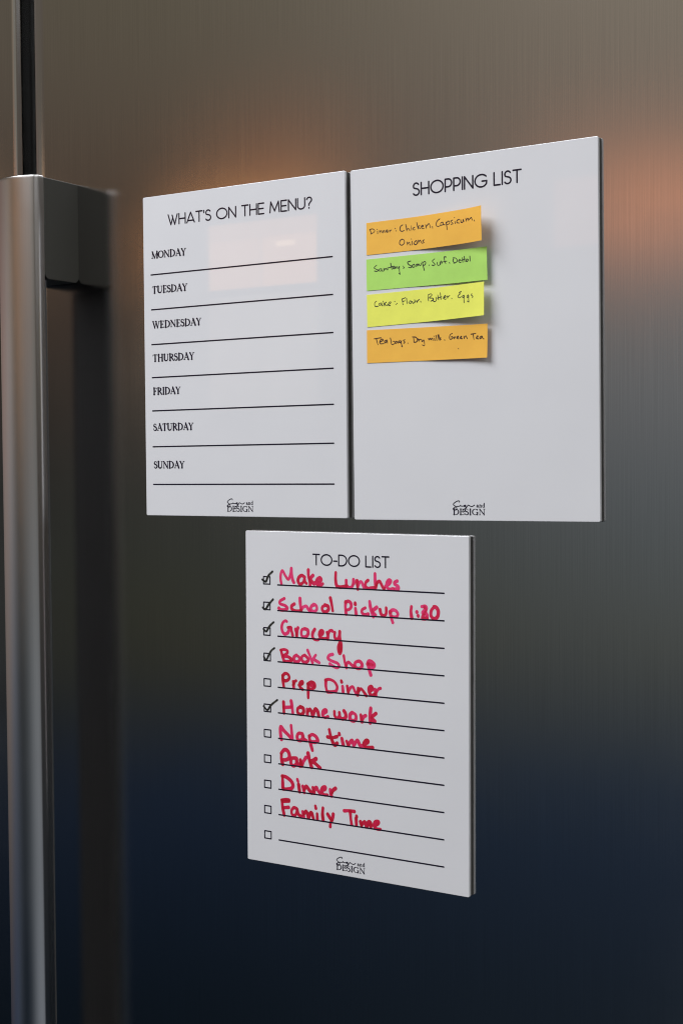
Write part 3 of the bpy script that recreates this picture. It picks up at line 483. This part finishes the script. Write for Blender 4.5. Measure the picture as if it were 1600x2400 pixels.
todo, tp_ = board('todo_board', 'white to-do list board covered in red handwriting, hung below the other two', .10815, -.29125, 211.0, 280.7, -.00399)
ink_object('heading', sans('TO-DO LIST', 68.1, 139.9, 26.7, 8.6, 1.18), .16, tp_(P_), PRINT, todo)
for i in range(11):
    y = 44.85 + 21.5 * i
    ink_object('writing_line', [(np.array([(32.7, y), (189.4 - .07 * i, y)]), 1.18, .5)], .25, tp_(P_), PRINT, todo)
    bx = 17.95 - .05 * i + (.15 if i > 2 else 0); by = 37.95 + 21.55 * i
    q = [(bx + .4, by + .4), (bx + 7.0, by + .4), (bx + 7.0, by + 6.6), (bx + .4, by + 6.6), (bx + .4, by + .4)]
    ink_object('checkbox', [(np.array(q), 1.05, .5)], .16, tp_(P_), PRINT, todo)
for li, (wd, strokes) in enumerate(DATA['todo']):
    wd *= 1.08
    st = []
    base_t = (.54 if li < 4 else .70) + .12 * (rng.random() - .5)
    for s in strokes:
        p = smooth_path(np.array(s).reshape(-1, 2), .5)
        if len(p) == 2 and np.linalg.norm(p[1] - p[0]) < 1: p = np.linspace(p[0], p[1], 3)
        n = len(p)
        ww = wd * (1 + .10 * np.sin(np.linspace(0, 3.1 + 2 * rng.random(), n) + 6 * rng.random())) * (.96 + .1 * rng.random())
        st.append((p, ww, float(np.clip(base_t + .45 * (rng.random() - .5), .05, .85))))
    ink_object('list_entry', st, .22, tp_(M_), MARKER, todo)
for wd, strokes in DATA['check']:
    wd *= 1.12
    p = smooth_path(np.array(strokes[0]).reshape(-1, 2), .4); n = len(p)
    st = [(p[:int(n * .45)], wd * .92, .85), (p[int(n * .40):int(n * .72)], wd, .55), (p[int(n * .70):], wd * .92, .42), (p[-3:], wd * .9, .9)]
    ink_object('check_mark', st, .20, tp_(P_ + .00004), TICK, todo)
logo(todo, tp_, 89.3, 116.9, 276.4)

# ------------------------------------------------------------------ the sticky notes
NOTE_GROUP = 'paper notes stuck on the shopping list board'
def sticky(i, mat, pen_mat, label):
    d = DATA['note'][i]
    K = np.array(d['c']).reshape(4, 2) / 1000       # TL, TR, BR, BL: x, z of the corners
    lt, lb = d['l'][0] / 1000, d['l'][1] / 1000
    og = np.array([K[3][0], 0, K[3][1]])
    def surf(u, v, off=0.0):
        xz = (1 - v) * ((1 - u) * K[0] + u * K[1]) + v * ((1 - u) * K[3] + u * K[2])
        y = -.0003 - (lt + (lb - lt) * v) * max(0, (u - .3) / .7) ** 2 - max(0, u - .25) * (.0006 * math.sin(u * 13 + 2.1 * i) + .0005 * math.sin(v * 3 + i))
        slope = -2 * (lt + (lb - lt) * v) * max(0, (u - .3) / .7) / .7 / .108
        nv = Vector((-slope, 1, 0)).normalized()     # into the paper (away from the viewer)
        return Vector((xz[0] - og[0], y - og[1], xz[1] - og[2])) - nv * off
    nu, nv_ = 36, 6
    verts = [surf(a / nu, b / nv_, .00008) for b in range(nv_ + 1) for a in range(nu + 1)]
    nb = len(verts)
    verts += [surf(a / nu, b / nv_, -.00004) for b in range(nv_ + 1) for a in range(nu + 1)]
    W_ = nu + 1; faces = []
    for b in range(nv_):
        for a in range(nu):
            q = [b * W_ + a, b * W_ + a + 1, (b + 1) * W_ + a + 1, (b + 1) * W_ + a]
            faces.append(q[::-1]); faces.append([x + nb for x in q])
    ring = [a for a in range(W_)] + [b * W_ + nu for b in range(1, nv_ + 1)] + [nv_ * W_ + a for a in range(nu - 1, -1, -1)] + [b * W_ for b in range(nv_ - 1, 0, -1)]
    for p, q in zip(ring, ring[1:] + ring[:1]): faces.append([p, q, q + nb, p + nb])
    me = bpy.data.meshes.new('sticky_note'); me.from_pydata(verts, [], faces); me.update()
    for p in me.polygons: p.use_smooth = True
    me.set_sharp_from_angle(angle=math.radians(38))
    o = link('sticky_note', me, mat, None, (og[0], 0, ZB + og[2]))
    tag(o, label, 'sticky note', NOTE_GROUP)
    st = []
    for wd, lines in d['t']:
        for s in lines:
            p = smooth_path(np.array(s).reshape(-1, 2), .25); n = len(p)
            st.append((p, wd * (1.0 + .18 * np.sin(np.linspace(0, 3, n) + 5 * rng.random())), .5))
    ink_object('handwriting', st, .13, lambda x, y: surf(x / 108, y / 25.5, .00016), pen_mat, o)
    return o
sticky(0, ORANGE, PEN_BROWN, 'orange paper note for a chicken dinner with its right end curling up, topmost')
sticky(1, GREEN, PEN_BLACK, 'green paper note on the shopping list board')
sticky(2, YELLOW, PEN_BLACK, 'yellow paper note about cake ingredients below the green note')
sticky(3, ORANGE, PEN_BROWN, 'orange paper note about tea bags, lowest of the four below the yellow note')
